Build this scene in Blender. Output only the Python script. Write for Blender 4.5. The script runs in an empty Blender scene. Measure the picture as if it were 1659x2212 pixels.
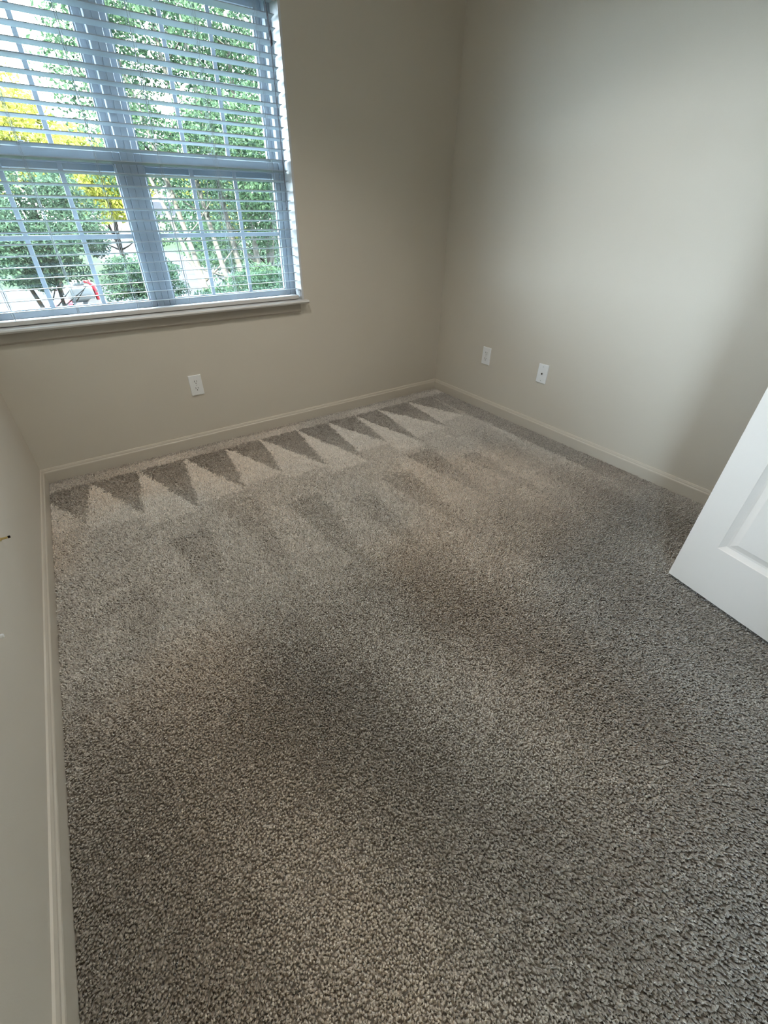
import bpy, bmesh, math, random
import numpy as np
from mathutils import Vector, Matrix
random.seed(7); rng = np.random.default_rng(7)
S = bpy.context.scene; COL = S.collection

# ---------------------------------------------------------------- camera
H = 1.1717
Rv = Vector((0.8298, -0.5580, 0.0030)); Uv = Vector((0.3072, 0.4613, 0.8324)); Fv = Vector((0.4659, 0.6898, -0.5542))
cam = bpy.data.cameras.new('camera'); cam_ob = bpy.data.objects.new('camera', cam); COL.objects.link(cam_ob)
cam_ob.matrix_world = Matrix(((Rv.x, Uv.x, -Fv.x, 0), (Rv.y, Uv.y, -Fv.y, 0), (Rv.z, Uv.z, -Fv.z, H), (0, 0, 0, 1)))
cam.sensor_fit = 'HORIZONTAL'; cam.sensor_width = 36; cam.lens = 36 * 908.165 / 1659
cam.shift_x = (829.5 - 807.855) / 1659; cam.shift_y = -(1106 - 1072.06) / 1659
cam.clip_start = .02; cam.clip_end = 400
S.camera = cam_ob

# ---------------------------------------------------------------- sky, sun, exposure
SKY = 34.0
w = bpy.data.worlds.new('sky'); S.world = w; w.use_nodes = True
bg = w.node_tree.nodes['Background']; bg.inputs[0].default_value = (.76, .89, 1.0, 1); bg.inputs[1].default_value = SKY
sun = bpy.data.lights.new('sun', 'SUN'); sun.energy = 36; sun.color = (1, .93, .78); sun.angle = math.radians(.6)
sun_ob = bpy.data.objects.new('sun', sun); COL.objects.link(sun_ob)
sun_ob.rotation_euler = Vector((.35, .75, -.62)).to_track_quat('-Z', 'Y').to_euler()
# daylight portal in the window opening: guides the sampling of the sky, adds no light
pl = bpy.data.lights.new('window_daylight', 'AREA'); pl.shape = 'RECTANGLE'; pl.size = 1.5; pl.size_y = 1.26
pl.cycles.is_portal = True
po = bpy.data.objects.new('window_daylight', pl); COL.objects.link(po)
po.location = (.424, 2.74, 1.386); po.rotation_euler = Vector((0, -1, 0)).to_track_quat('-Z', 'Y').to_euler()
hl = bpy.data.lights.new('hall_fill_portal', 'AREA'); hl.shape = 'RECTANGLE'; hl.size = 1.05; hl.size_y = 1.7; hl.cycles.is_portal = True  # sampling portal for the added hall window
ho = bpy.data.objects.new('hall_fill_portal', hl); COL.objects.link(ho); ho.location = (-1.36, -1.475, 1.235); ho.rotation_euler = Vector((1, 0, 0)).to_track_quat('-Z', 'Y').to_euler()
vs = S.view_settings; vs.view_transform = 'Standard'; vs.look = 'None'; vs.exposure = 0.6; vs.gamma = 1; vs.use_curve_mapping = False
S.cycles.max_bounces = 12; S.cycles.diffuse_bounces = 8; S.cycles.transparent_max_bounces = 16
S.cycles.caustics_reflective = False; S.cycles.caustics_refractive = False
S.cycles.sample_clamp_indirect = 6

# room: x -XL..XR, y YF..D, z 0..CH   (floor is z 0)
XL, XR, D, YF, CH = -.3781, 2.291, 2.5148, -.47, 2.44

# ---------------------------------------------------------------- helpers
def mat(name, col, rough=.6, bump=None, var=None, metal=0, sheen=0, trans=0, spec=.5):
    m = bpy.data.materials.new(name); m.use_nodes = True; nt = m.node_tree; b = nt.nodes['Principled BSDF']
    b.inputs['Base Color'].default_value = (*col, 1); b.inputs['Roughness'].default_value = rough
    b.inputs['Metallic'].default_value = metal; b.inputs['Specular IOR Level'].default_value = spec
    if sheen: b.inputs['Sheen Weight'].default_value = sheen
    tc = nt.nodes.new('ShaderNodeNewGeometry')
    if var:
        n = nt.nodes.new('ShaderNodeTexNoise'); n.inputs['Scale'].default_value = var[0]; n.inputs['Detail'].default_value = 3
        nt.links.new(tc.outputs['Position'], n.inputs['Vector'])
        r = nt.nodes.new('ShaderNodeMapRange'); r.inputs['From Min'].default_value = .3; r.inputs['From Max'].default_value = .7
        r.inputs['To Min'].default_value = 1 - var[1]; r.inputs['To Max'].default_value = 1 + var[1]
        nt.links.new(n.outputs[0], r.inputs[0])
        mx = nt.nodes.new('ShaderNodeVectorMath'); mx.operation = 'SCALE'; mx.inputs[0].default_value = col
        nt.links.new(r.outputs[0], mx.inputs['Scale']); nt.links.new(mx.outputs[0], b.inputs['Base Color'])
    if bump:
        n = nt.nodes.new('ShaderNodeTexNoise'); n.inputs['Scale'].default_value = bump[0]; n.inputs['Detail'].default_value = 2
        nt.links.new(tc.outputs['Position'], n.inputs['Vector'])
        bp = nt.nodes.new('ShaderNodeBump'); bp.inputs['Strength'].default_value = bump[1]; bp.inputs['Distance'].default_value = .001
        nt.links.new(n.outputs[0], bp.inputs['Height']); nt.links.new(bp.outputs[0], b.inputs['Normal'])
    if trans:
        t = nt.nodes.new('ShaderNodeBsdfTranslucent'); t.inputs[0].default_value = (*[min(1, c * 1.3) for c in col], 1)
        mxs = nt.nodes.new('ShaderNodeMixShader'); mxs.inputs[0].default_value = trans
        out = nt.nodes['Material Output']
        nt.links.new(b.outputs[0], mxs.inputs[1]); nt.links.new(t.outputs[0], mxs.inputs[2]); nt.links.new(mxs.outputs[0], out.inputs[0])
    return m

M = dict(
    wall=mat('wall_paint', (.60, .555, .48), .75, bump=(260, .25), var=(1.3, .02)),
    ceiling=mat('ceiling_paint', (.78, .77, .74), .9, bump=(120, .4)),
    base=mat('baseboard_paint', (.57, .52, .445), .42),
    sill=mat('sill_paint', (.60, .59, .57), .4),
    white=mat('white_trim_paint', (0.6000, 0.6075, 0.6150), .35),
    vinyl=mat('white_vinyl', (.38, .42, .47), .35),
    slat=mat('white_slat', (.45, .51, .545), .38, trans=.06),
    cord=mat('blind_cord', (.42, .45, .47), .8),
    tassel=mat('tassel_plastic', (.13, .12, .14), .5),
    plate=mat('plate_plastic', (.80, .81, .81), .35),
    dark=mat('slot_dark', (.015, .013, .012), .6),
    screw=mat('painted_screw', (.55, .56, .56), .4),
    brass=mat('brass', (.62, .47, .20), .28, metal=1),
    nickel=mat('nickel', (.6, .58, .55), .3, metal=1),
    door=mat('door_paint', (.76, .71, .665), .42, bump=(90, .12)),
    concrete=mat('pavement', (.019, .019, .021), .9, var=(.5, .35), spec=.03),
    lawn=mat('lawn', (0.0079, 0.0146, 0.0045), 1, var=(2.5, .5), spec=.03),
    siding=mat('house_siding', (0.0480, 0.0450, 0.0420), .8, spec=.03),
    roof=mat('roof_shingle', (0.0108, 0.0114, 0.0132), .9, var=(6, .3), spec=.03),
    trimout=mat('house_trim', (0.0900, 0.0840, 0.0750), .6, spec=.03),
    glassout=mat('house_window', (.03, .035, .04), .15),
    bark=mat('pale_bark', (.075, .072, .062), .9, var=(9, .5), spec=.03),
    barkdark=mat('dark_bark', (0.0100, 0.0080, 0.0060), .9, var=(6, .4), spec=.03),
    red=mat('red_paint', (0.1800, 0.0060, 0.0120), .4),
    bodygrey=mat('dark_grey_paint', (0.0090, 0.0110, 0.0120), .4),
    lampglass=mat('lamp_bowl', (.9, .85, .75), .5),
)
def leafmat(name, a, b_, scale):
    m = mat(name, a, .6, trans=.35, spec=.06); nt = m.node_tree; b = nt.nodes['Principled BSDF']
    g = nt.nodes.new('ShaderNodeNewGeometry')
    n = nt.nodes.new('ShaderNodeTexNoise'); n.inputs['Scale'].default_value = scale
    nt.links.new(g.outputs['Position'], n.inputs['Vector'])
    ad = nt.nodes.new('ShaderNodeMath'); ad.operation = 'MULTIPLY_ADD'; ad.inputs[1].default_value = .55; 
    nt.links.new(g.outputs['Random Per Island'], ad.inputs[0]); nt.links.new(n.outputs[0], ad.inputs[2])
    r = nt.nodes.new('ShaderNodeMapRange'); r.inputs['From Min'].default_value = .45; r.inputs['From Max'].default_value = 1.05
    nt.links.new(ad.outputs[0], r.inputs[0])
    mx = nt.nodes.new('ShaderNodeMix'); mx.data_type = 'RGBA'; mx.inputs[6].default_value = (*a, 1); mx.inputs[7].default_value = (*b_, 1)
    nt.links.new(r.outputs[0], mx.inputs[0]); nt.links.new(mx.outputs[2], b.inputs['Base Color'])
    for x in nt.nodes:
        if x.type == 'BSDF_TRANSLUCENT': nt.links.new(mx.outputs[2], x.inputs[0])
    return m
M['leaf_near'] = leafmat('leaf_bluegreen', (.009, .021, .012), (.050, .088, .044), 3)
M['leaf_dark'] = leafmat('leaf_darkgreen', (.008, .018, .012), (.040, .072, .042), 2)
M['leaf_yellow'] = leafmat('leaf_yellowgreen', (.060, .078, .010), (.19, .18, .030), .8)

g = bpy.data.materials.new('window_glass'); g.use_nodes = True; nt = g.node_tree; nt.nodes.remove(nt.nodes['Principled BSDF'])
tr = nt.nodes.new('ShaderNodeBsdfTransparent'); tr.inputs[0].default_value = (.93, .96, .97, 1)
gl = nt.nodes.new('ShaderNodeBsdfGlossy'); gl.inputs['Roughness'].default_value = .02
mx = nt.nodes.new('ShaderNodeMixShader'); mx.inputs[0].default_value = .05
nt.links.new(tr.outputs[0], mx.inputs[1]); nt.links.new(gl.outputs[0], mx.inputs[2]); nt.links.new(mx.outputs[0], nt.nodes['Material Output'].inputs[0])
M['glass'] = g

def tag(o, label=None, cat=None, group=None, kind=None):
    if label: o['label'] = label
    if cat: o['category'] = cat
    if group: o['group'] = group
    if kind: o['kind'] = kind
    return o
def empty(name, loc=(0, 0, 0), rz=0):
    o = bpy.data.objects.new(name, None); COL.objects.link(o); o.location = loc; o.rotation_euler = (0, 0, rz); o.empty_display_size = .05
    return o
def mesh(name, bm, m, parent=None, smooth=False):
    me = bpy.data.meshes.new(name); bmesh.ops.recalc_face_normals(bm, faces=bm.faces); bm.to_mesh(me); bm.free()
    me.materials.append(m)
    if smooth:
        for p in me.polygons: p.use_smooth = True
    o = bpy.data.objects.new(name, me); COL.objects.link(o)
    if parent: o.parent = parent
    return o
def box(bm, x0, x1, y0, y1, z0, z1, bev=0, seg=1):
    t = bmesh.new()
    vs_ = [t.verts.new((x, y, z)) for x in (x0, x1) for y in (y0, y1) for z in (z0, z1)]
    for f in ((0, 1, 3, 2), (4, 6, 7, 5), (0, 4, 5, 1), (2, 3, 7, 6), (0, 2, 6, 4), (1, 5, 7, 3)): t.faces.new([vs_[i] for i in f])
    if bev: bmesh.ops.bevel(t, geom=list(t.edges), offset=bev, segments=seg, affect='EDGES', profile=.6)
    merge(bm, t)
def merge(bm, t, mtx=None):
    if mtx is not None: bmesh.ops.transform(t, matrix=mtx, verts=t.verts)
    mp = {v: bm.verts.new(v.co) for v in t.verts}
    for f in t.faces:
        try: bm.faces.new([mp[v] for v in f.verts])
        except ValueError: pass
    t.free()
def B(*a, bev=0, seg=1):
    bm = bmesh.new(); box(bm, *a, bev=bev, seg=seg); return bm
def tube(bm, pts, rad, n=6, cap=True):
    pts = [Vector(p) for p in pts]
    if not isinstance(rad, (list, tuple)): rad = [rad] * len(pts)
    rings = []
    for i, p in enumerate(pts):
        d = (pts[min(i + 1, len(pts) - 1)] - pts[max(i - 1, 0)]).normalized()
        a = d.cross(Vector((0, 1, 0)) if abs(d.y) < .9 else Vector((1, 0, 0))).normalized(); b = d.cross(a)
        rings.append([bm.verts.new(p + (a * math.cos(k * 2 * math.pi / n) + b * math.sin(k * 2 * math.pi / n)) * rad[i]) for k in range(n)])
    for r0, r1 in zip(rings, rings[1:]):
        for k in range(n): bm.faces.new((r0[k], r0[(k + 1) % n], r1[(k + 1) % n], r1[k]))
    if cap: bm.faces.new(rings[0][::-1]); bm.faces.new(rings[-1])
def prism(bm, prof, axis, a, b):
    """profile of (u, z) extruded along 'x' or 'y'; u is the other horizontal axis"""
    f = (lambda t, u, z: (t, u, z)) if axis == 'x' else (lambda t, u, z: (u, t, z))
    r0 = [bm.verts.new(f(a, u, z)) for u, z in prof]; r1 = [bm.verts.new(f(b, u, z)) for u, z in prof]
    n = len(prof)
    for i in range(n): bm.faces.new((r0[i], r0[(i + 1) % n], r1[(i + 1) % n], r1[i]))
    bm.faces.new(r0[::-1]); bm.faces.new(r1)
def struct(name, bm, m, parent=None):
    o = mesh(name, bm, m, parent); o['kind'] = 'structure' if parent is None else None
    if parent is not None: del o['kind']
    return o

# ---------------------------------------------------------------- room shell
WX0, WX1, WZ0, WZ1 = -.327, 1.175, .745, 2.018      # window opening
T = .165
bm = bmesh.new()
box(bm, XL - .12, WX0 - .012, D, D + T, -.3, CH + .2); box(bm, WX1 + .012, XR + .12, D, D + T, -.3, CH + .2)
box(bm, WX0 - .012, WX1 + .012, D, D + T, -.3, WZ0 - .006); box(bm, WX0 - .012, WX1 + .012, D, D + T, WZ1 + .012, CH + .2)
struct('wall_back', bm, M['wall'])
struct('wall_left', B(XL - .12, XL, YF - .12, D, -.3, CH + .2), M['wall'])
struct('wall_right', B(XR, XR + .12, YF - .12, D, -.3, CH + .2), M['wall'])
DX0, DX1, DZ = .64, 1.485, 2.06
EX0, EX1 = -.32, .50
HY0, HY1, HZ0, HZ1, HL = -2.00, -.95, .40, 2.07, -1.3            # tall hall window added for fill daylight, in the hall's left end wall behind the camera                      # doorway in the wall behind the camera
bm = bmesh.new()
for x0, x1 in ((XL, EX0 - .02), (EX1 + .02, DX0 - .02), (DX1 + .02, XR)): box(bm, x0, x1, YF - .12, YF, -.3, CH + .2)
for x0, x1 in ((EX0 - .02, EX1 + .02), (DX0 - .02, DX1 + .02)): box(bm, x0, x1, YF - .12, YF, DZ + .02, CH + .2)
struct('wall_front', bm, M['wall'])
struct('floor', B(HL, XR + .12, -2.2, D, -.2, -.004), mat('carpet_backing', (.55, .51, .46), 1))
struct('ceiling', B(XL, XR, YF, D, CH, CH + .15), M['ceiling'])
# hallway behind the entrance, and the closet behind the open door
bm = bmesh.new()
box(bm, XR, XR + .12, -2.2, YF - .12, -.2, CH + .2); box(bm, HL - .12, XR + .12, -2.32, -2.2, -.2, CH + .2); box(bm, .53, .60, -2.2, YF - .12, -.2, CH + .2)
box(bm, HL - .12, XL - .12, YF - .12, YF, -.2, CH + .2)
for a0, a1, z0, z1 in ((-2.2, HY0, -.2, CH + .2), (HY1, YF - .12, -.2, CH + .2), (HY0, HY1, -.2, HZ0), (HY0, HY1, HZ1, CH + .2)): box(bm, HL - .12, HL, a0, a1, z0, z1)
struct('wall_hall', bm, M['wall'])
struct('ceiling_hall', B(HL, XR, -2.2, YF - .12, CH, CH + .15), M['ceiling'])
bm = bmesh.new()
for a in ((HY0, HY0 + .04, HZ0, HZ1), (HY1 - .04, HY1, HZ0, HZ1), (HY0, HY1, HZ0, HZ0 + .04), (HY0, HY1, HZ1 - .04, HZ1), (HY0, HY1, 1.03, 1.07)): box(bm, HL - .09, HL - .04, a[0], a[1], a[2], a[3], bev=.003)
w3 = struct('window_3', bm, M['white']); mesh('pane', B(HL - .067, HL - .063, HY0 + .03, HY1 - .03, HZ0 + .03, HZ1 - .03), M['glass'], w3)  # window added out of view to fill the room with daylight
# door casing
bm = bmesh.new()
for a0, a1 in ((DX0, DX1), (EX0, EX1)):
    for x0, x1 in ((a0 - .02, a0), (a1, a1 + .02)): box(bm, x0, x1, YF - .12, YF, 0, DZ)
    box(bm, a0 - .02, a1 + .02, YF - .12, YF, DZ, DZ + .02)
    for x0, x1 in ((a0 - .055, a0 - .01), (a1 + .01, a1 + .055)): box(bm, x0, x1, YF, YF + .014, 0, DZ + .07, bev=.004)
    box(bm, a0 - .055, a1 + .055, YF, YF + .014, DZ + .01, DZ + .075, bev=.004)
struct('trim_4', bm, M['door'])

def bbprof(u0, s):   # u0 wall plane, s direction into the room
    return [(u0, -.02), (u0 + s * .0125, -.02), (u0 + s * .0125, .058), (u0 + s * .0115, .062), (u0 + s * .0085, .066), (u0 + s * .0078, .071), (u0 + s * .0045, .0785), (u0, .080)]
bm = bmesh.new(); prism(bm, bbprof(D, -1), 'x', XL, XR); struct('baseboard_back', bm, M['base'])
bm = bmesh.new(); prism(bm, bbprof(XL, 1), 'y', YF, D - .0125); struct('baseboard_left', bm, M['base'])
bm = bmesh.new(); prism(bm, bbprof(XR, -1), 'y', YF, D - .0125); struct('baseboard_right', bm, M['base'])
bm = bmesh.new(); prism(bm, bbprof(YF, 1), 'x', EX1 + .056, DX0 - .056); prism(bm, bbprof(YF, 1), 'x', DX1 + .056, XR - .0125); struct('baseboard_front', bm, M['base'])

# window reveals, stool and apron
bm = bmesh.new()
box(bm, WX1, WX1 + .012, D - .001, D + .09, .757, WZ1 + .012); box(bm, WX0 - .012, WX0, D - .001, D + .09, .757, WZ1 + .012); box(bm, WX0, WX1, D - .001, D + .09, WZ1, WZ1 + .012)
struct('trim_1', bm, M['white'])
bm = bmesh.new()
prof = [(D + .088, .757), (D + .088, .739), (D - .030, .739), (D - .037, .741), (D - .041, .748), (D - .037, .755), (D - .030, .757)]
prism(bm, prof, 'x', WX0, WX1)
prism(bm, [(D, .757), (D, .739), (D - .030, .739), (D - .037, .741), (D - .041, .748), (D - .037, .755), (D - .030, .757)], 'x', WX1, 1.203)
prism(bm, [(D, .757), (D, .739), (D - .030, .739), (D - .037, .741), (D - .041, .748), (D - .037, .755), (D - .030, .757)], 'x', WX0 - .028, WX0)
bmesh.ops.remove_doubles(bm, verts=bm.verts, dist=.0005)
struct('trim_2', bm, M['sill'])
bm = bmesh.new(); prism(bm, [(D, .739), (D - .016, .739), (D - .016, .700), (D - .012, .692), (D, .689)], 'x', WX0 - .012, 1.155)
struct('trim_3', bm, mat('apron_shaded_paint', (.36, .32, .27), .5))  # the stool's shade is put into the apron colour

# ---------------------------------------------------------------- the two mulled sash windows
def sash(parent, name, x0, x1, z0, z1, gx0, gx1, gz0, gz1, y0, y1):
    bm = bmesh.new(); bv = .003
    box(bm, x0, gx0, y0, y1, z0, z1, bev=bv); box(bm, gx1, x1, y0, y1, z0, z1, bev=bv)
    box(bm, gx0 - .002, gx1 + .002, y0, y1, z0, gz0, bev=bv); box(bm, gx0 - .002, gx1 + .002, y0, y1, gz1, z1, bev=bv)
    # glazing bead
    for a in ((gx0, gx0 + .006, gz0, gz1), (gx1 - .006, gx1, gz0, gz1), (gx0, gx1, gz0, gz0 + .006), (gx0, gx1, gz1 - .006, gz1)):
        box(bm, a[0], a[1], y0 + .006, y1 - .006, a[2], a[3])
    s = mesh(name, bm, M['vinyl'], parent)
    yc = (y0 + y1) / 2
    p = mesh('pane', B(gx0 - .001, gx1 + .001, yc + .004, yc + .0055, gz0 - .001, gz1 + .001), M['glass'], s)
    for k in (1, 2):
        xm = gx0 + (gx1 - gx0) * k / 3
        mesh('muntin', B(xm - .0095, xm + .0095, yc - .003, yc + .003, gz0, gz1, bev=.001), M['vinyl'], s)
    zm = (gz0 + gz1) / 2 + .004
    mesh('muntin', B(gx0, gx1, yc - .0036, yc + .0036, zm - .0095, zm + .0095, bev=.001), M['vinyl'], s)
    return s
XM = .4238
for i, (x0, x1) in enumerate(((XM, WX1), (WX0, XM))):
    win = empty('window_%d' % (i + 1), ((x0 + x1) / 2, D + .12, .757)); win['kind'] = 'structure'
    par = win
    bm = bmesh.new(); fw = .029
    Y0, Y1 = D + .085, D + T
    box(bm, x0, x0 + fw, Y0, Y1, .757, WZ1, bev=.002); box(bm, x1 - fw, x1, Y0, Y1, .757, WZ1, bev=.002)
    box(bm, x0 + fw, x1 - fw, Y0, Y1, .757, .775); box(bm, x0 + fw, x1 - fw, Y0, Y1, WZ1 - .03, WZ1)
    box(bm, x0 + fw, x0 + fw + .006, Y0 + .035, Y0 + .040, .775, WZ1 - .03); box(bm, x1 - fw - .006, x1 - fw, Y0 + .035, Y0 + .040, .775, WZ1 - .03)
    fr = mesh('window_frame', bm, M['vinyl'], par)
    l = sash(par, 'lower_sash', x0 + fw, x1 - fw, .775, 1.405, x0 + .058, x1 - .058, .805, 1.364, D + .090, D + .118)
    u = sash(par, 'upper_sash', x0 + fw, x1 - fw, 1.334, WZ1 - .03, x0 + .062, x1 - .062, 1.402, 1.955, D + .128, D + .156)
    lk = bmesh.new(); cx = (x0 + x1) / 2
    box(lk, cx - .03, cx + .03, D + .094, D + .116, 1.405, 1.413, bev=.002); tube(lk, [(cx, D + .104, 1.412), (cx, D + .104, 1.423)], .010, 10)
    mesh('sash_lock', lk, M['vinyl'], l)
    for o in [c for c in bpy.data.objects if c.parent == win]: o.matrix_parent_inverse = Matrix.Translation(-win.location)

# ---------------------------------------------------------------- blind
bl = empty('window_blind', (.424, D + .04, .762))
tag(bl, 'white two-inch horizontal slat blind with open slats filling the window', 'blind')
BX0, BX1 = WX0 + .006, 1.163
inv = Matrix.Translation(-bl.location)
def bpart(name, bm, m, parent=None, smooth=False):
    o = mesh(name, bm, m, parent or bl, smooth)
    if parent is None: o.matrix_parent_inverse = inv
    return o
bm = bmesh.new(); box(bm, BX0 - .002, BX1 + .004, D + .010, D + .066, 1.966, 2.014, bev=.002)
bpart('headrail', bm, M['slat'])
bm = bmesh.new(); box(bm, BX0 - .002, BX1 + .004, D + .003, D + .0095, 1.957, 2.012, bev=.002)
bpart('valance', bm, mat('valance_white', (.62, .62, .62), .4))  # valance has one even neutral colour
tilt = math.radians(6)
ladders = [-.213, .035, .292, .546, .803, 1.075]
bm = bmesh.new()
n = 6; prof = []
for k in range(n + 1):
    t = k / n; y = t * .050; z = .0012 * (1 - (2 * t - 1) ** 2)
    prof.append((y, z))
prof2 = [(y, z - .0026) for y, z in prof[::-1]]
pr = [(y * math.cos(tilt) + z * math.sin(tilt), -y * math.sin(tilt) + z * math.cos(tilt)) for y, z in prof + prof2]
prism(bm, pr, 'x', BX0, BX1)
slat0 = bpart('slat', bm, M['slat'])
zs = [1.9205 - .0425 * i for i in range(0, 27)]
slat0.matrix_parent_inverse = inv; slat0.location = (0, D + .015, zs[0])
for i, z in enumerate(zs[1:]):
    o = slat0.copy(); COL.objects.link(o); o.location = (random.uniform(-.0012, .0012), D + .015, z); o.rotation_euler = (random.uniform(-.012, .012), 0, 0)
bm = bmesh.new(); box(bm, BX0, BX1, D + .014, D + .064, .7605, .7795, bev=.004, seg=2)
bpart('bottom_rail', bm, mat('bottom_rail_white', (.60, .58, .56), .4))
for x in ladders:
    bm = bmesh.new()
    for yy, dx in ((D + .0135, -.004), (D + .0135, .004), (D + .067, -.004), (D + .067, .004)):
        pts = [(x + dx + random.uniform(-.0008, .0008), yy + random.uniform(-.0004, .0004), z) for z in np.linspace(.779, 1.968, 14)]
        tube(bm, pts, .00075, 4)
    tube(bm, [(x, D + .040, .772), (x, D + .040, 1.966)], .0009, 4)
    bpart('ladder_cord', bm, M['cord'])
# tilt cord with tassel, lift cord ending in a loop with a knot
bm = bmesh.new(); tube(bm, [(1.114, D + .002, 1.968), (1.116, D - .001, 1.955), (1.124, D - .003, 1.90), (1.128, D - .003, 1.855)], .0022, 6)
bpart('tilt_cord', bm, M['tassel'])
bm = bmesh.new()
tube(bm, [(1.128, D - .003, z) for z in (1.862, 1.858, 1.845, 1.828, 1.818, 1.811)], [.0028, .0040, .0036, .0058, .0064, .0034], 12)
bpart('tassel', bm, M['tassel'], smooth=True)
bm = bmesh.new()
tube(bm, [(1.118, D + .001, 1.958), (1.126, D - .001, 1.80), (1.129, D - .001, 1.55), (1.1315, D - .001, 1.315)], .0017, 6)
tube(bm, [(1.1315, D - .001, 1.318), (1.1285, D - .001, 1.26), (1.1275, D - .001, 1.215)], .001, 6)
tube(bm, [(1.1315, D - .001, 1.318), (1.141, D - .001, 1.272), (1.137, D - .001, 1.235), (1.1285, D - .001, 1.208), (1.127, D - .001, 1.196)], .001, 6)
tube(bm, [(1.128, D - .001, 1.210), (1.1275, D - .001, 1.203), (1.127, D - .001, 1.196)], [.001, .0030, .001], 8)
bpart('lift_cord', bm, M['tassel'])

# ---------------------------------------------------------------- outlets
def disc(bm, cx, cz, r, y0, y1, n=20, clip=None):
    pts = []
    for k in range(n):
        a = 2 * math.pi * k / n; x = r * math.cos(a); z = r * math.sin(a)
        if clip: z = max(-clip, min(clip, z))
        pts.append((cx + x, cz + z))
    r0 = [bm.verts.new((x, y0, z)) for x, z in pts]; r1 = [bm.verts.new((x, y1, z)) for x, z in pts]
    for i in range(n): bm.faces.new((r0[i], r0[(i + 1) % n], r1[(i + 1) % n], r1[i]))
    bm.faces.new(r0); bm.faces.new(r1[::-1])
def plate_bm():
    bm = bmesh.new(); box(bm, -.035, .035, -.0055, 0, -.057, .057)
    fr = [e for e in bm.edges if all(v.co.y < -.005 for v in e.verts)]
    bmesh.ops.bevel(bm, geom=fr, offset=.0035, segments=2, affect='EDGES', profile=.6)
    return bm
def outlet(loc, rz, label):
    t = empty('wall_outlet', loc, rz); tag(t, label, 'outlet')
    mesh('cover_plate', plate_bm(), M['plate'], t)
    for s in (1, -1):
        bm = bmesh.new(); disc(bm, 0, s * .0195, .0172, -.0072, -.004, 28, clip=.0142)
        r = mesh('receptacle', bm, M['plate'], t)
        bm = bmesh.new()
        box(bm, -.0078, -.0053, -.0074, -.006, s * .0195 - .0005, s * .0195 + .0085); box(bm, .0050, .0075, -.0074, -.006, s * .0195 + .0008, s * .0195 + .0078)
        disc(bm, 0, s * .0195 - .0068, .0027, -.0074, -.006, 12)
        mesh('slot', bm, M['dark'], r)
    bm = bmesh.new(); disc(bm, 0, 0, .0028, -.0064, -.004, 12); mesh('screw', bm, M['screw'], t)
    return t
outlet((.4707, D, .3672), 0, 'white duplex outlet on the window wall below the sill')
outlet((XR, D - .5025, .3736), math.radians(-90), 'white duplex outlet on the right wall nearest the room corner')
t = empty('coax_wall_plate', (XR, D - .9659, .372), math.radians(-90)); tag(t, 'white cable wall plate with one dark centre hole on the right wall', 'wall plate')
mesh('cover_plate', plate_bm(), M['plate'], t)
bm = bmesh.new(); disc(bm, 0, 0, .0062, -.0085, -.004, 6); j = mesh('jack', bm, M['nickel'], t)
bm = bmesh.new(); disc(bm, 0, 0, .0050, -.0095, -.004, 14); mesh('jack_hole', bm, M['dark'], j)
for s in (1, -1):
    bm = bmesh.new(); disc(bm, 0, s * .042, .003, -.0064, -.004, 12); mesh('screw', bm, M['screw'], t)
# two pegs sticking out of the left wall at the frame edge
def peg(name, loc, L, r, m, m2, label):
    t = empty(name, loc, math.radians(90)); tag(t, label, 'wall fitting')
    bm = bmesh.new(); disc(bm, 0, 0, r * 1.9, -.002, 0, 16); mesh('flange', bm, m, t)
    bm = bmesh.new(); tube(bm, [(0, -.001, 0), (0, -L, 0)], r, 12); mesh('pin', bm, m, t)
    bm = bmesh.new(); tube(bm, [(0, -L + .002, 0), (0, -L - .003, 0)], [r * 1.25, r * 1.2], 8); mesh('tip', bm, m2, t)
peg('brass_wall_peg', (XL, 1.418, .372), .021, .0032, M['brass'], M['barkdark'], 'brass peg with dark tip sticking out of the left wall, farther one')
peg('white_wall_peg', (XL, 1.01, .355), .015, .0040, M['plate'], M['plate'], 'white peg sticking out of the left wall, nearer one')

# ---------------------------------------------------------------- door, swung into the room
da = -1.7571; DW, DH, DT = .813, 2.03, .035
door = empty('door_1', (1.6235, .3523, .02), da); door['kind'] = 'structure'
# local x runs from the free edge to the hinge, local y: -y is the face seen from the camera
SP = [(.097, .3745), (.4385, .716)]; ZP = [(.202, .83), (1.00, 1.58), (1.68, 1.90)]
xs = sorted({0, DW, *[v for p in SP for v in p]}); zz = sorted({0, DH, *[v for p in ZP for v in p]})
def face_grid(bm, y, flip):
    for i in range(len(xs) - 1):
        for k in range(len(zz) - 1):
            if any(abs(xs[i] - p[0]) < 1e-6 for p in SP) and any(abs(zz[k] - q[0]) < 1e-6 for q in ZP): continue
            v = [bm.verts.new((xs[a], y, zz[b])) for a, b in ((i, k), (i + 1, k), (i + 1, k + 1), (i, k + 1))]
            bm.faces.new(v)
bm = bmesh.new()
face_grid(bm, 0, 0); face_grid(bm, DT, 1)
for a, b in (((0, 0), (DW, 0)), ((DW, 0), (DW, DH)), ((DW, DH), (0, DH)), ((0, DH), (0, 0))):
    bm.faces.new([bm.verts.new(p) for p in ((a[0], 0, a[1]), (b[0], 0, b[1]), (b[0], DT, b[1]), (a[0], DT, a[1]))])
bmesh.ops.remove_doubles(bm, verts=bm.verts, dist=1e-5)
slab = mesh('door_slab', bm, M['door'], door)
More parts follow.
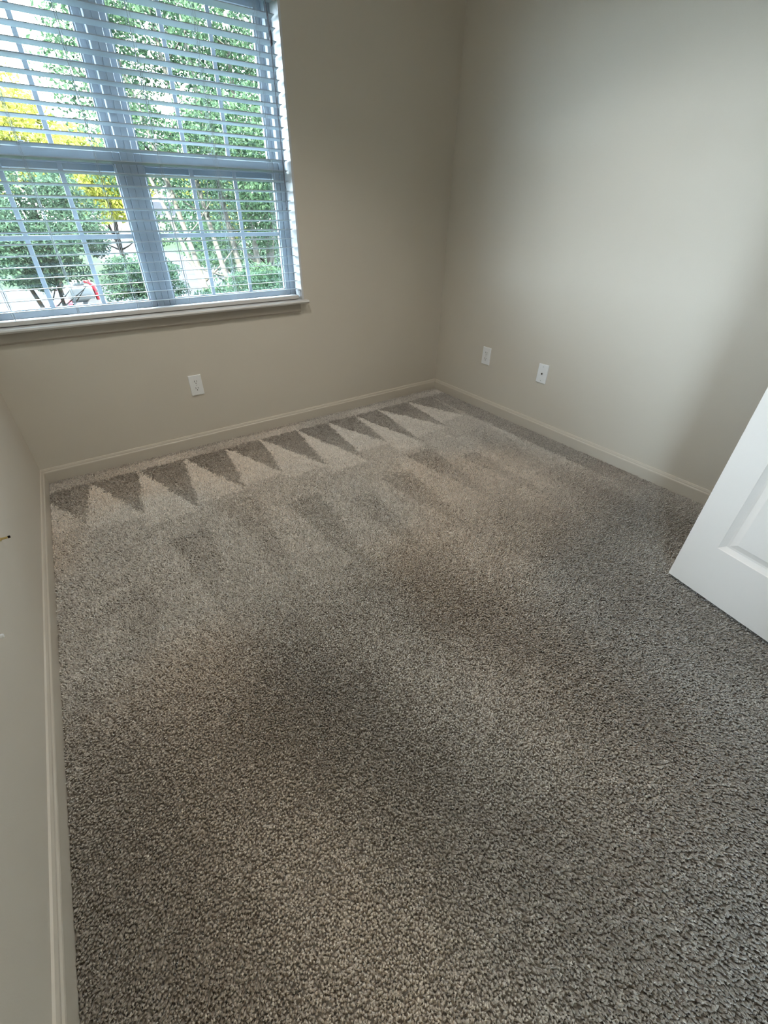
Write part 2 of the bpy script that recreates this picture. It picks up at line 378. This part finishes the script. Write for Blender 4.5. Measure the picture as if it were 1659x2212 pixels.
for (x0, x1) in SP:
    for (z0, z1) in ZP:
        bm = bmesh.new()
        for yf, s in ((0, 1), (DT, -1)):
            rings = []
            for ins, dep in ((0, 0), (.002, .003), (.015, .0135), (.022, .0135), (.043, .0030), (.045, .0022)):
                rings.append([bm.verts.new((x, yf + s * dep, z)) for x, z in ((x0 + ins, z0 + ins), (x1 - ins, z0 + ins), (x1 - ins, z1 - ins), (x0 + ins, z1 - ins))])
            for r0, r1 in zip(rings, rings[1:]):
                for k in range(4): bm.faces.new((r0[k], r0[(k + 1) % 4], r1[(k + 1) % 4], r1[k]))
            bm.faces.new(rings[-1])
        mesh('door_panel', bm, M['door'], door)
for s, y0 in ((-1, 0), (1, DT)):
    bm = bmesh.new()
    tube(bm, [(.06, y0 + s * t_, .89) for t_ in (0, .006, .007, .03, .034, .045, .058, .062)], [.031, .030, .012, .011, .020, .027, .024, .010], 20)
    mesh('door_knob', bm, M['nickel'], door, smooth=True)
for z in (.2, 1.0, 1.8):
    bm = bmesh.new(); tube(bm, [(DW + .005, -.004, z - .045), (DW + .005, -.004, z + .045)], .006, 10); mesh('hinge', bm, M['nickel'], door)

# ---------------------------------------------------------------- unseen ceiling lights added for fill (room and hall)
def hall_fill_light(x, y, energy, col, label):  # unseen hall light, added for warm fill
    t = empty('hall_fill_light', (x, y, CH)); tag(t, label, 'fill light')
    bm = bmesh.new(); tube(bm, [(0, 0, -.001), (0, 0, -.022)], [.165, .16], 32); mesh('base_ring', bm, M['nickel'], t)
    m = bpy.data.materials.new('fill_glow'); m.use_nodes = True; b = m.node_tree.nodes['Principled BSDF']
    b.inputs['Base Color'].default_value = (.9, .87, .8, 1); b.inputs['Emission Color'].default_value = (*col, 1); b.inputs['Emission Strength'].default_value = energy
    bm = bmesh.new(); tube(bm, [(0, 0, -.022), (0, 0, -.04), (0, 0, -.065), (0, 0, -.085), (0, 0, -.095)], [.150, .147, .125, .08, .02], 32)
    mesh('glass_bowl', bm, m, t, smooth=True)
def downlight(x, y, power, label):  # spot fixture added to brighten the floor and lower walls
    t = empty('fill_downlight', (x, y, CH)); tag(t, label, 'fill light')
    bm = bmesh.new(); tube(bm, [(0, 0, -.001), (0, 0, -.006), (0, 0, -.010)], [.095, .094, .080], 32); mesh('trim_ring', bm, M['white'], t)
    m = bpy.data.materials.new('lens_glow'); m.use_nodes = True; b_ = m.node_tree.nodes['Principled BSDF']
    b_.inputs['Emission Color'].default_value = (1, .90, .78, 1); b_.inputs['Emission Strength'].default_value = 6
    bm = bmesh.new(); tube(bm, [(0, 0, -.010), (0, 0, -.014)], [.070, .066], 32); mesh('lens', bm, m, t)
    l = bpy.data.lights.new('fill_spot', 'SPOT'); l.energy = power; l.color = (1, .93, .84); l.spot_size = math.radians(118); l.spot_blend = 1; l.shadow_soft_size = .06
    lo = bpy.data.objects.new('fill_spot', l); COL.objects.link(lo); lo.parent = t; lo.location = (0, 0, -.085)
downlight(.55, 1.55, 36, 'added ceiling fill spot nearest the window')
downlight(1.40, 1.20, 26, 'added ceiling fill spot nearest the right wall')
hall_fill_light(.08, -1.35, 8, (1, .80, .58), 'added round glass fill light in the hallway ceiling')

# ---------------------------------------------------------------- carpet pile
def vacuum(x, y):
    """pile direction field, with dimmer light by the camera mixed in: +1 brushed towards the window (light), -1 towards the camera (dark)"""
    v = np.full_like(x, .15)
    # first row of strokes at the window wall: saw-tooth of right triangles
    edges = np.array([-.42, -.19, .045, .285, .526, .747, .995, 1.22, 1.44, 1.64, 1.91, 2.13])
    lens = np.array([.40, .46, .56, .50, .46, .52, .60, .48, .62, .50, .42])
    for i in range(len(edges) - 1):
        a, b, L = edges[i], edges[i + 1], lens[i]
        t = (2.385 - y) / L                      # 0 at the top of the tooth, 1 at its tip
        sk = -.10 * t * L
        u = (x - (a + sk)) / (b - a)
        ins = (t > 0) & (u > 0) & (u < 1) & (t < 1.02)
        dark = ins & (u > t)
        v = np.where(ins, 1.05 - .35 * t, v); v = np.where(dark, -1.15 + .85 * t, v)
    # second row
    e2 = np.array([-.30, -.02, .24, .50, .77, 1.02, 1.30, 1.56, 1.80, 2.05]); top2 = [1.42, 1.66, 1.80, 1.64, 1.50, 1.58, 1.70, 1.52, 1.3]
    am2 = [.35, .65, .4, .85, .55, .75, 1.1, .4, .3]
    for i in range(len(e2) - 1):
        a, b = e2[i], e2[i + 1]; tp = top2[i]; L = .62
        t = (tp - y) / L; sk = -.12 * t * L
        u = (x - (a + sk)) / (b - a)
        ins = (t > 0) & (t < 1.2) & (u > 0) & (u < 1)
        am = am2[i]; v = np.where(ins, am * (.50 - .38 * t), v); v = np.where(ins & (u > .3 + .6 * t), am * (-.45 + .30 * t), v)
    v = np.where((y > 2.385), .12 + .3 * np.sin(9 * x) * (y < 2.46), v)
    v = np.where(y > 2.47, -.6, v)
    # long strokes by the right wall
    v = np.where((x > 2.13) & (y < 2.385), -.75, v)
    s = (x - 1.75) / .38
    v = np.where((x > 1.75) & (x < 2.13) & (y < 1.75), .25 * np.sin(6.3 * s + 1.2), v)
    # faint lanes and foot marks nearer the camera, dimmer light there put into tone
    near_shade = np.clip((1.15 - y) / .5, 0, 1)
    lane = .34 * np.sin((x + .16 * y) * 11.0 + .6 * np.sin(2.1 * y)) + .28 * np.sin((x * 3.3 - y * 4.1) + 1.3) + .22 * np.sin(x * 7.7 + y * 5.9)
    return v * (1 - near_shade) + (lane - 1.0) * near_shade
def vnoise(x, y, s, seed):
    r = np.random.default_rng(seed); g_ = r.random((256, 256)).astype(np.float32)
    X = x * s; Y = y * s; xi = np.floor(X).astype(int); yi = np.floor(Y).astype(int); fx = X - xi; fy = Y - yi
    fx = fx * fx * (3 - 2 * fx); fy = fy * fy * (3 - 2 * fy)
    G = lambda a, b: g_[a % 256, b % 256]
    return (G(xi, yi) * (1 - fx) + G(xi + 1, yi) * fx) * (1 - fy) + (G(xi, yi + 1) * (1 - fx) + G(xi + 1, yi + 1) * fx) * fy
def tufts(x0, x1, y0, y1, sp):
    nx = int((x1 - x0) / sp); ny = int((y1 - y0) / (sp * .9))
    gx, gy = np.meshgrid(np.arange(nx), np.arange(ny)); gx = gx.ravel(); gy = gy.ravel()
    x = x0 + (gx + .5 * (gy % 2) + .3) * sp; y = y0 + (gy + .5) * sp * .9
    x = x + rng.uniform(-.42, .42, x.size) * sp; y = y + rng.uniform(-.42, .42, x.size) * sp
    k = (x > XL + .014) & (x < XR - .014) & (y < D - .014)
    return x[k], y[k], np.full(k.sum(), sp)
P = [tufts(XL, XR, -.45, 1.35, .0052), tufts(XL, XR, 1.35, D, .0062)]
tx = np.concatenate([p[0] for p in P]); ty = np.concatenate([p[1] for p in P]); sp = np.concatenate([p[2] for p in P])
# cull the strip behind the camera where nothing is seen
N = tx.size
v = vacuum(tx + (vnoise(tx, ty, 40, 3) - .5) * .016 + rng.normal(0, .004, N), ty + (vnoise(tx, ty, 40, 4) - .5) * .02 + rng.normal(0, .004, N))
clump = vnoise(tx, ty, 95, 11); c2 = vnoise(tx, ty, 95, 12); big = vnoise(tx, ty, 2.2, 13); mid = vnoise(tx, ty, 16, 14)
hgt = .0055 + .0030 * clump + rng.uniform(-.001, .001, N) + .0012 * (mid - .5)
lean_y = v * .0038 + (c2 - .5) * .007 + rng.normal(0, .0009, N); lean_x = (vnoise(tx, ty, 95, 15) - .5) * .008 + rng.normal(0, .0009, N)
ang = rng.uniform(0, 2 * math.pi, N); rad = sp * rng.uniform(.62, .82, N)
co = np.empty((N, 6, 3), np.float32)
tl = rng.uniform(-.0014, .0014, (3, N))
for lv, (h_, rr, lf) in enumerate(((0, .95, 0), (1, .88, 1))):
    for k in range(3):
        a = ang + k * 2.0944 + lv * .9
        co[:, lv * 3 + k, 0] = tx + np.cos(a) * rad * rr + lean_x * lf
        co[:, lv * 3 + k, 1] = ty + np.sin(a) * rad * rr + lean_y * lf
        co[:, lv * 3 + k, 2] = -.002 + hgt * h_ + tl[k] * lv
F = np.array([[0, 1, 4], [0, 4, 3], [1, 2, 5], [1, 5, 4], [2, 0, 3], [2, 3, 5], [3, 4, 5]])
idx = (np.arange(N)[:, None, None] * 6 + F[None]).reshape(-1).astype(np.int32)
me = bpy.data.meshes.new('carpet_pile'); me.vertices.add(N * 6); me.vertices.foreach_set('co', co.ravel())
me.loops.add(idx.size); me.loops.foreach_set('vertex_index', idx); me.polygons.add(idx.size // 3)
me.polygons.foreach_set('loop_start', np.arange(0, idx.size, 3, dtype=np.int32))
me.polygons.foreach_set('use_smooth', np.ones(idx.size // 3, dtype=bool))
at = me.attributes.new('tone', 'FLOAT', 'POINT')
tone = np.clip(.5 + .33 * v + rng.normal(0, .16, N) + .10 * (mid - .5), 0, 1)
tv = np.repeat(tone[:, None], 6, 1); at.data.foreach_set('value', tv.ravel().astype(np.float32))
a2 = me.attributes.new('warm', 'FLOAT', 'POINT'); wv = np.repeat(big[:, None], 6, 1); a2.data.foreach_set('value', wv.ravel().astype(np.float32))
me.update(); me.validate()
cm = bpy.data.materials.new('carpet_yarn'); cm.use_nodes = True; nt = cm.node_tree; b = nt.nodes['Principled BSDF']
b.inputs['Roughness'].default_value = .95; b.inputs['Specular IOR Level'].default_value = .25; b.inputs['Sheen Weight'].default_value = .7; b.inputs['Sheen Roughness'].default_value = .45; b.inputs['Sheen Tint'].default_value = (1, .97, .93, 1)
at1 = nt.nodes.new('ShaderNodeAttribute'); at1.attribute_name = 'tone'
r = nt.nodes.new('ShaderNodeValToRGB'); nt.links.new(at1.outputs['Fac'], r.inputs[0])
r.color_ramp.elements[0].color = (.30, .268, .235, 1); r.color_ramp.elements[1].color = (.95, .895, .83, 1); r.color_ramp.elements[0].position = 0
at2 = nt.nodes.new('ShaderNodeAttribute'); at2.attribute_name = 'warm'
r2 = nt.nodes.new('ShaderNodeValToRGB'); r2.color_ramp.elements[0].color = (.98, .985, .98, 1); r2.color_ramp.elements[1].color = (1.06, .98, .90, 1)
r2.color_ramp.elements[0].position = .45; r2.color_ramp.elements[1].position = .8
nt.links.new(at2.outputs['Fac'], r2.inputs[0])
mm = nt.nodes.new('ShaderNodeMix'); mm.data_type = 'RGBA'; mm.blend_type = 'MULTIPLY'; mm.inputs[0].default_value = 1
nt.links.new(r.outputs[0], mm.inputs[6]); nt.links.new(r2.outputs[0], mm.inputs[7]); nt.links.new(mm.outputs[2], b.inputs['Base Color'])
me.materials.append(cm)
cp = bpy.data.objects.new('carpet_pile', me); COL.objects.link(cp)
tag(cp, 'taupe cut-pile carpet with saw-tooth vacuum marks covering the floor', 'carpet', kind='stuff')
print('carpet tufts', N, 'tris', N * 7)

# ---------------------------------------------------------------- outside
GZ = -2.4
struct('ground', B(-60, 90, -40, 160, GZ - .3, GZ - .02), M['lawn'])
bm = bmesh.new(); box(bm, -14, 60, 19, 34, GZ - .02, GZ); box(bm, 4, 12, 34, 91, GZ - .02, GZ)
box(bm, -9, 1.6, 12.5, 19, GZ - .02, GZ)
struct('road', bm, M['concrete'])
# this building's own outside wall and roof (they shade the trees nearby)
bm = bmesh.new(); y0, y1 = D + T, D + T + .12
box(bm, -7, WX0 - .012, y0, y1, GZ, 3.0); box(bm, WX1 + .012, 9, y0, y1, GZ, 3.0); box(bm, WX0 - .012, WX1 + .012, y0, y1, GZ, WZ0 - .03); box(bm, WX0 - .012, WX1 + .012, y0, y1, WZ1 + .012, 3.0)
struct('wall_exterior', bm, M['siding'])
bm = bmesh.new(); prism(bm, [(y1 + .45, 2.9), (y1 + .45, 3.05), (-1.5, 5.2), (-6, 3.0), (-6, 2.85), (-1.5, 5.0)], 'x', -7.3, 9.3)
struct('roof_exterior', bm, M['roof'])

def leaves(centers, radii, count, size, seed, squash=.8):
    r = np.random.default_rng(seed); centers = np.array(centers, float); radii = np.array(radii, float)
    wgt = radii ** 2; c = r.choice(len(centers), count, p=wgt / wgt.sum())
    d = r.normal(size=(count, 3)); d /= np.linalg.norm(d, axis=1)[:, None]
    rr = radii[c] * r.uniform(.25, 1, count) ** .5
    p = centers[c] + d * rr[:, None] * [1, 1, squash]
    u = r.normal(size=(count, 3)); u[:, 2] -= .3; u /= np.linalg.norm(u, axis=1)[:, None]
    q = r.normal(size=(count, 3)); vv = np.cross(u, q); vv /= np.linalg.norm(vv, axis=1)[:, None]; nn = np.cross(u, vv)
    s = size * r.uniform(.6, 1.3, count)[:, None]
    A = p - u * s; Bq = p + u * s; C_ = p + vv * s * .5 + nn * s * .22 - u * s * .1; E_ = p - vv * s * .5 + nn * s * .22 - u * s * .1
    co_ = np.stack([A, C_, Bq, E_], 1); f = (np.arange(count)[:, None, None] * 4 + np.array([[0, 1, 2], [0, 2, 3]])).reshape(-1, 3)
    return co_.reshape(-1, 3), f
def leafmesh(name, cs, rs, count, size, seed, m, parent):
    c, f = leaves(cs, rs, count, size, seed)
    me = bpy.data.meshes.new(name); me.from_pydata(c.tolist(), [], f.tolist()); me.materials.append(m)
    o = bpy.data.objects.new(name, me); COL.objects.link(o); o.parent = parent; return o
def tree(loc, stems, crown, leafcount, leafsize, lm, bm_, label, seed, name='tree', group=None):
    t = empty(name, loc); tag(t, label, 'tree', group)
    r = random.Random(seed); cs, rs = [], []
    for (dx, dy, top, lean, r0) in stems:
        bm = bmesh.new(); pts = []; n = 8
        wob = r.uniform(-.08, .08)
        for k in range(n):
            q = k / (n - 1); pts.append((dx + lean[0] * q + wob * math.sin(q * 6), dy + lean[1] * q, top * q))
        rad = [r0 * (1 - .72 * k / (n - 1)) for k in range(n)]
        tube(bm, pts, rad, 7)
        for b_ in range(7):
            q = r.uniform(.35, .95); i = min(int(q * (n - 1)), n - 2); p = Vector(pts[i])
            a = r.uniform(0, 6.28); L = r.uniform(.25, .5) * (crown[3] + .3)
            e = p + Vector((math.cos(a) * L, math.sin(a) * L, L * r.uniform(.4, 1.1)))
            tube(bm, [p, (p + e) / 2 + Vector((0, 0, -.05 * L)), e], [rad[i] * .5, rad[i] * .3, rad[i] * .12], 5)
        mesh('trunk', bm, bm_, t, smooth=True)
    cx, cy, cz, R_, zs_ = crown
    for k in range(90):
        while True:
            d = Vector((r.uniform(-1, 1), r.uniform(-1, 1), r.uniform(-1, 1)))
            if d.length < 1: break
        cs.append((cx + d.x * R_, cy + d.y * R_, cz + d.z * R_ * zs_)); rs.append(r.uniform(.14, .34) * R_)
    leafmesh('foliage', cs, rs, leafcount, leafsize, seed, lm, t)
    return t
# crape myrtle clump outside the right-hand window
tree((2.75, 8.6, GZ), [(0, 0, 6.0, (-1.3, .2), .07), (.1, .1, 6.2, (-.75, -.2), .065), (.2, 0, 6.6, (-.3, .3), .07), (.35, .1, 6.6, (.15, -.1), .075), (.1, -.1, 5.6, (-1.7, -.1), .055), (.5, 0, 6.2, (.6, .2), .065), (.75, .2, 6.4, (.1, .2), .08)],
     (.0, .2, 4.95, 1.95, 1.0), 50000, .033, M['leaf_near'], M['bark'], 'many-stemmed pale-barked tree close outside the right-hand window', 21)
tree((-.3, 12.6, GZ), [(0, 0, 3.9, (-.4, .1), .07), (.1, .1, 3.9, (.3, .1), .06)], (0, 0, 3.36, 1.5, .68), 30000, .040, M['leaf_dark'], M['barkdark'], 'low dark green leafy tree outside the left-hand window', 22)
tree((2.15, 6.2, GZ), [(0, 0, 2.9, (-.2, .1), .04), (.2, .1, 2.8, (.3, .1), .035)], (.1, 0, 2.55, .75, .5), 8000, .030, M['leaf_near'], M['barkdark'], 'small bluish green shrub low behind the right-hand window', 25)
for i, (x, y, zc, R_, lab) in enumerate(((.0, 30, 6.6, 2.9, 'sunlit yellow-green tree, leftmost one across the road'), (4.2, 37, 5.6, 2.9, 'sunlit yellow-green tree across the road, beside the pale house'), (11, 36, 4.6, 3.1, 'sunlit yellow-green tree beyond the road, seen between the pale trunks'), (20.5, 38, 4.2, 3.4, 'sunlit yellow-green tree across the road, rightmost one'), (10.5, 114, 8.5, 6.2, 'distant yellow-green tree rising behind the pale house'))):
    tree((x, y, GZ), [(0, 0, zc, (.2, 0), .16), (.1, .1, zc * .9, (-.6, .3), .12)], (0, 0, zc, R_, .8), 9000, .13 * y / 33, M['leaf_yellow'], M['barkdark'], lab, 30 + i)

tree((6.0, 15.8, GZ), [(0, 0, 4.5, (-.3, .1), .1), (.2, .1, 4.5, (.4, .1), .09)], (0, 0, 4.3, 2.7, 1.05), 16000, .075, M['leaf_dark'], M['barkdark'], 'broad dark green tree filling the view behind the pale-barked trunks', 41)
tree((1.55, 11.6, GZ), [(0, 0, 2.3, (-.2, .1), .04), (.1, .1, 2.3, (.25, .1), .035)], (0, 0, 2.35, .85, .62), 9000, .036, M['leaf_dark'], M['barkdark'], 'small dark green tree seen beside the middle window post, low down', 43)
# house across the road
hs = empty('house', (14.2, 92, GZ)); hs.scale = (1, 1, 1.22); tag(hs, 'pale one-storey house with dark roof across the road', 'house')
def hp(name, bm, m, parent=None):
    o = mesh(name, bm, m, parent or hs)
    return o
hp('wall', B(-8, 8, 0, 8, 0, 2.9), M['siding'])
bm = bmesh.new(); prism(bm, [(-.5, 2.9), (4, 4.6), (8.5, 2.9)], 'x', -8.6, 8.6); hp('roof', bm, M['roof'])
hp('gutter', B(-8.6, 8.6, -.6, -.5, 2.7, 2.95), M['trimout'])
gd = hp('garage_door', B(-6.8, -2.2, -.05, .02, 0, 2.2), M['trimout'])
for k in range(4):
    hp('garage_panel', B(-6.7, -2.3, -.08, -.05, .05 + k * .54, .53 + k * .54), M['trimout'], gd)
wn = hp('house_window', B(.2, 3.2, -.08, .02, .9, 2.2), M['trimout'])
for k in range(3): hp('pane', B(.35 + k * .95, 1.15 + k * .95, -.10, -.05, 1.0, 2.1), M['glassout'], wn)
# small vehicle on the pavement
vx, vy = .45, 24.3
vh = empty('vehicle', (vx, vy, GZ), .25); vh.scale = (1.2, 1.2, 1.2); tag(vh, 'small dark grey vehicle with red trim parked on the pale pavement', 'vehicle')
bm = bmesh.new(); box(bm, -.30, .55, -.3, .3, .30, .85, bev=.12, seg=3); mesh('body', bm, M['bodygrey'], vh, smooth=True)
bm = bmesh.new(); box(bm, -.02, .35, -.22, .22, .82, 1.0, bev=.07, seg=3); mesh('seat', bm, M['bodygrey'], vh, smooth=True)
bm = bmesh.new(); box(bm, -.80, -.25, -.28, .28, .18, .40, bev=.06, seg=2); mesh('front_deck', bm, M['red'], vh, smooth=True)
bm = bmesh.new(); tube(bm, [(.40, 0, .98), (.58, 0, .92), (.70, 0, .76), (.70, 0, .30)], [.07, .08, .08, .06], 8); mesh('rear_guard', bm, M['red'], vh, smooth=True)
bm = bmesh.new(); tube(bm, [(-.25, 0, .8), (-.48, 0, .80)], .03, 6); box(bm, -.62, -.42, -.1, .1, .74, .86, bev=.03); mesh('handlebar', bm, M['bodygrey'], vh)
for x in (-.60, .42):
    for y in (-.3, .3):
        bm = bmesh.new(); tube(bm, [(x, y - .06, .2), (x, y + .06, .2)], .2, 16); mesh('wheel', bm, M['dark'], vh)
bpy.context.view_layer.update()
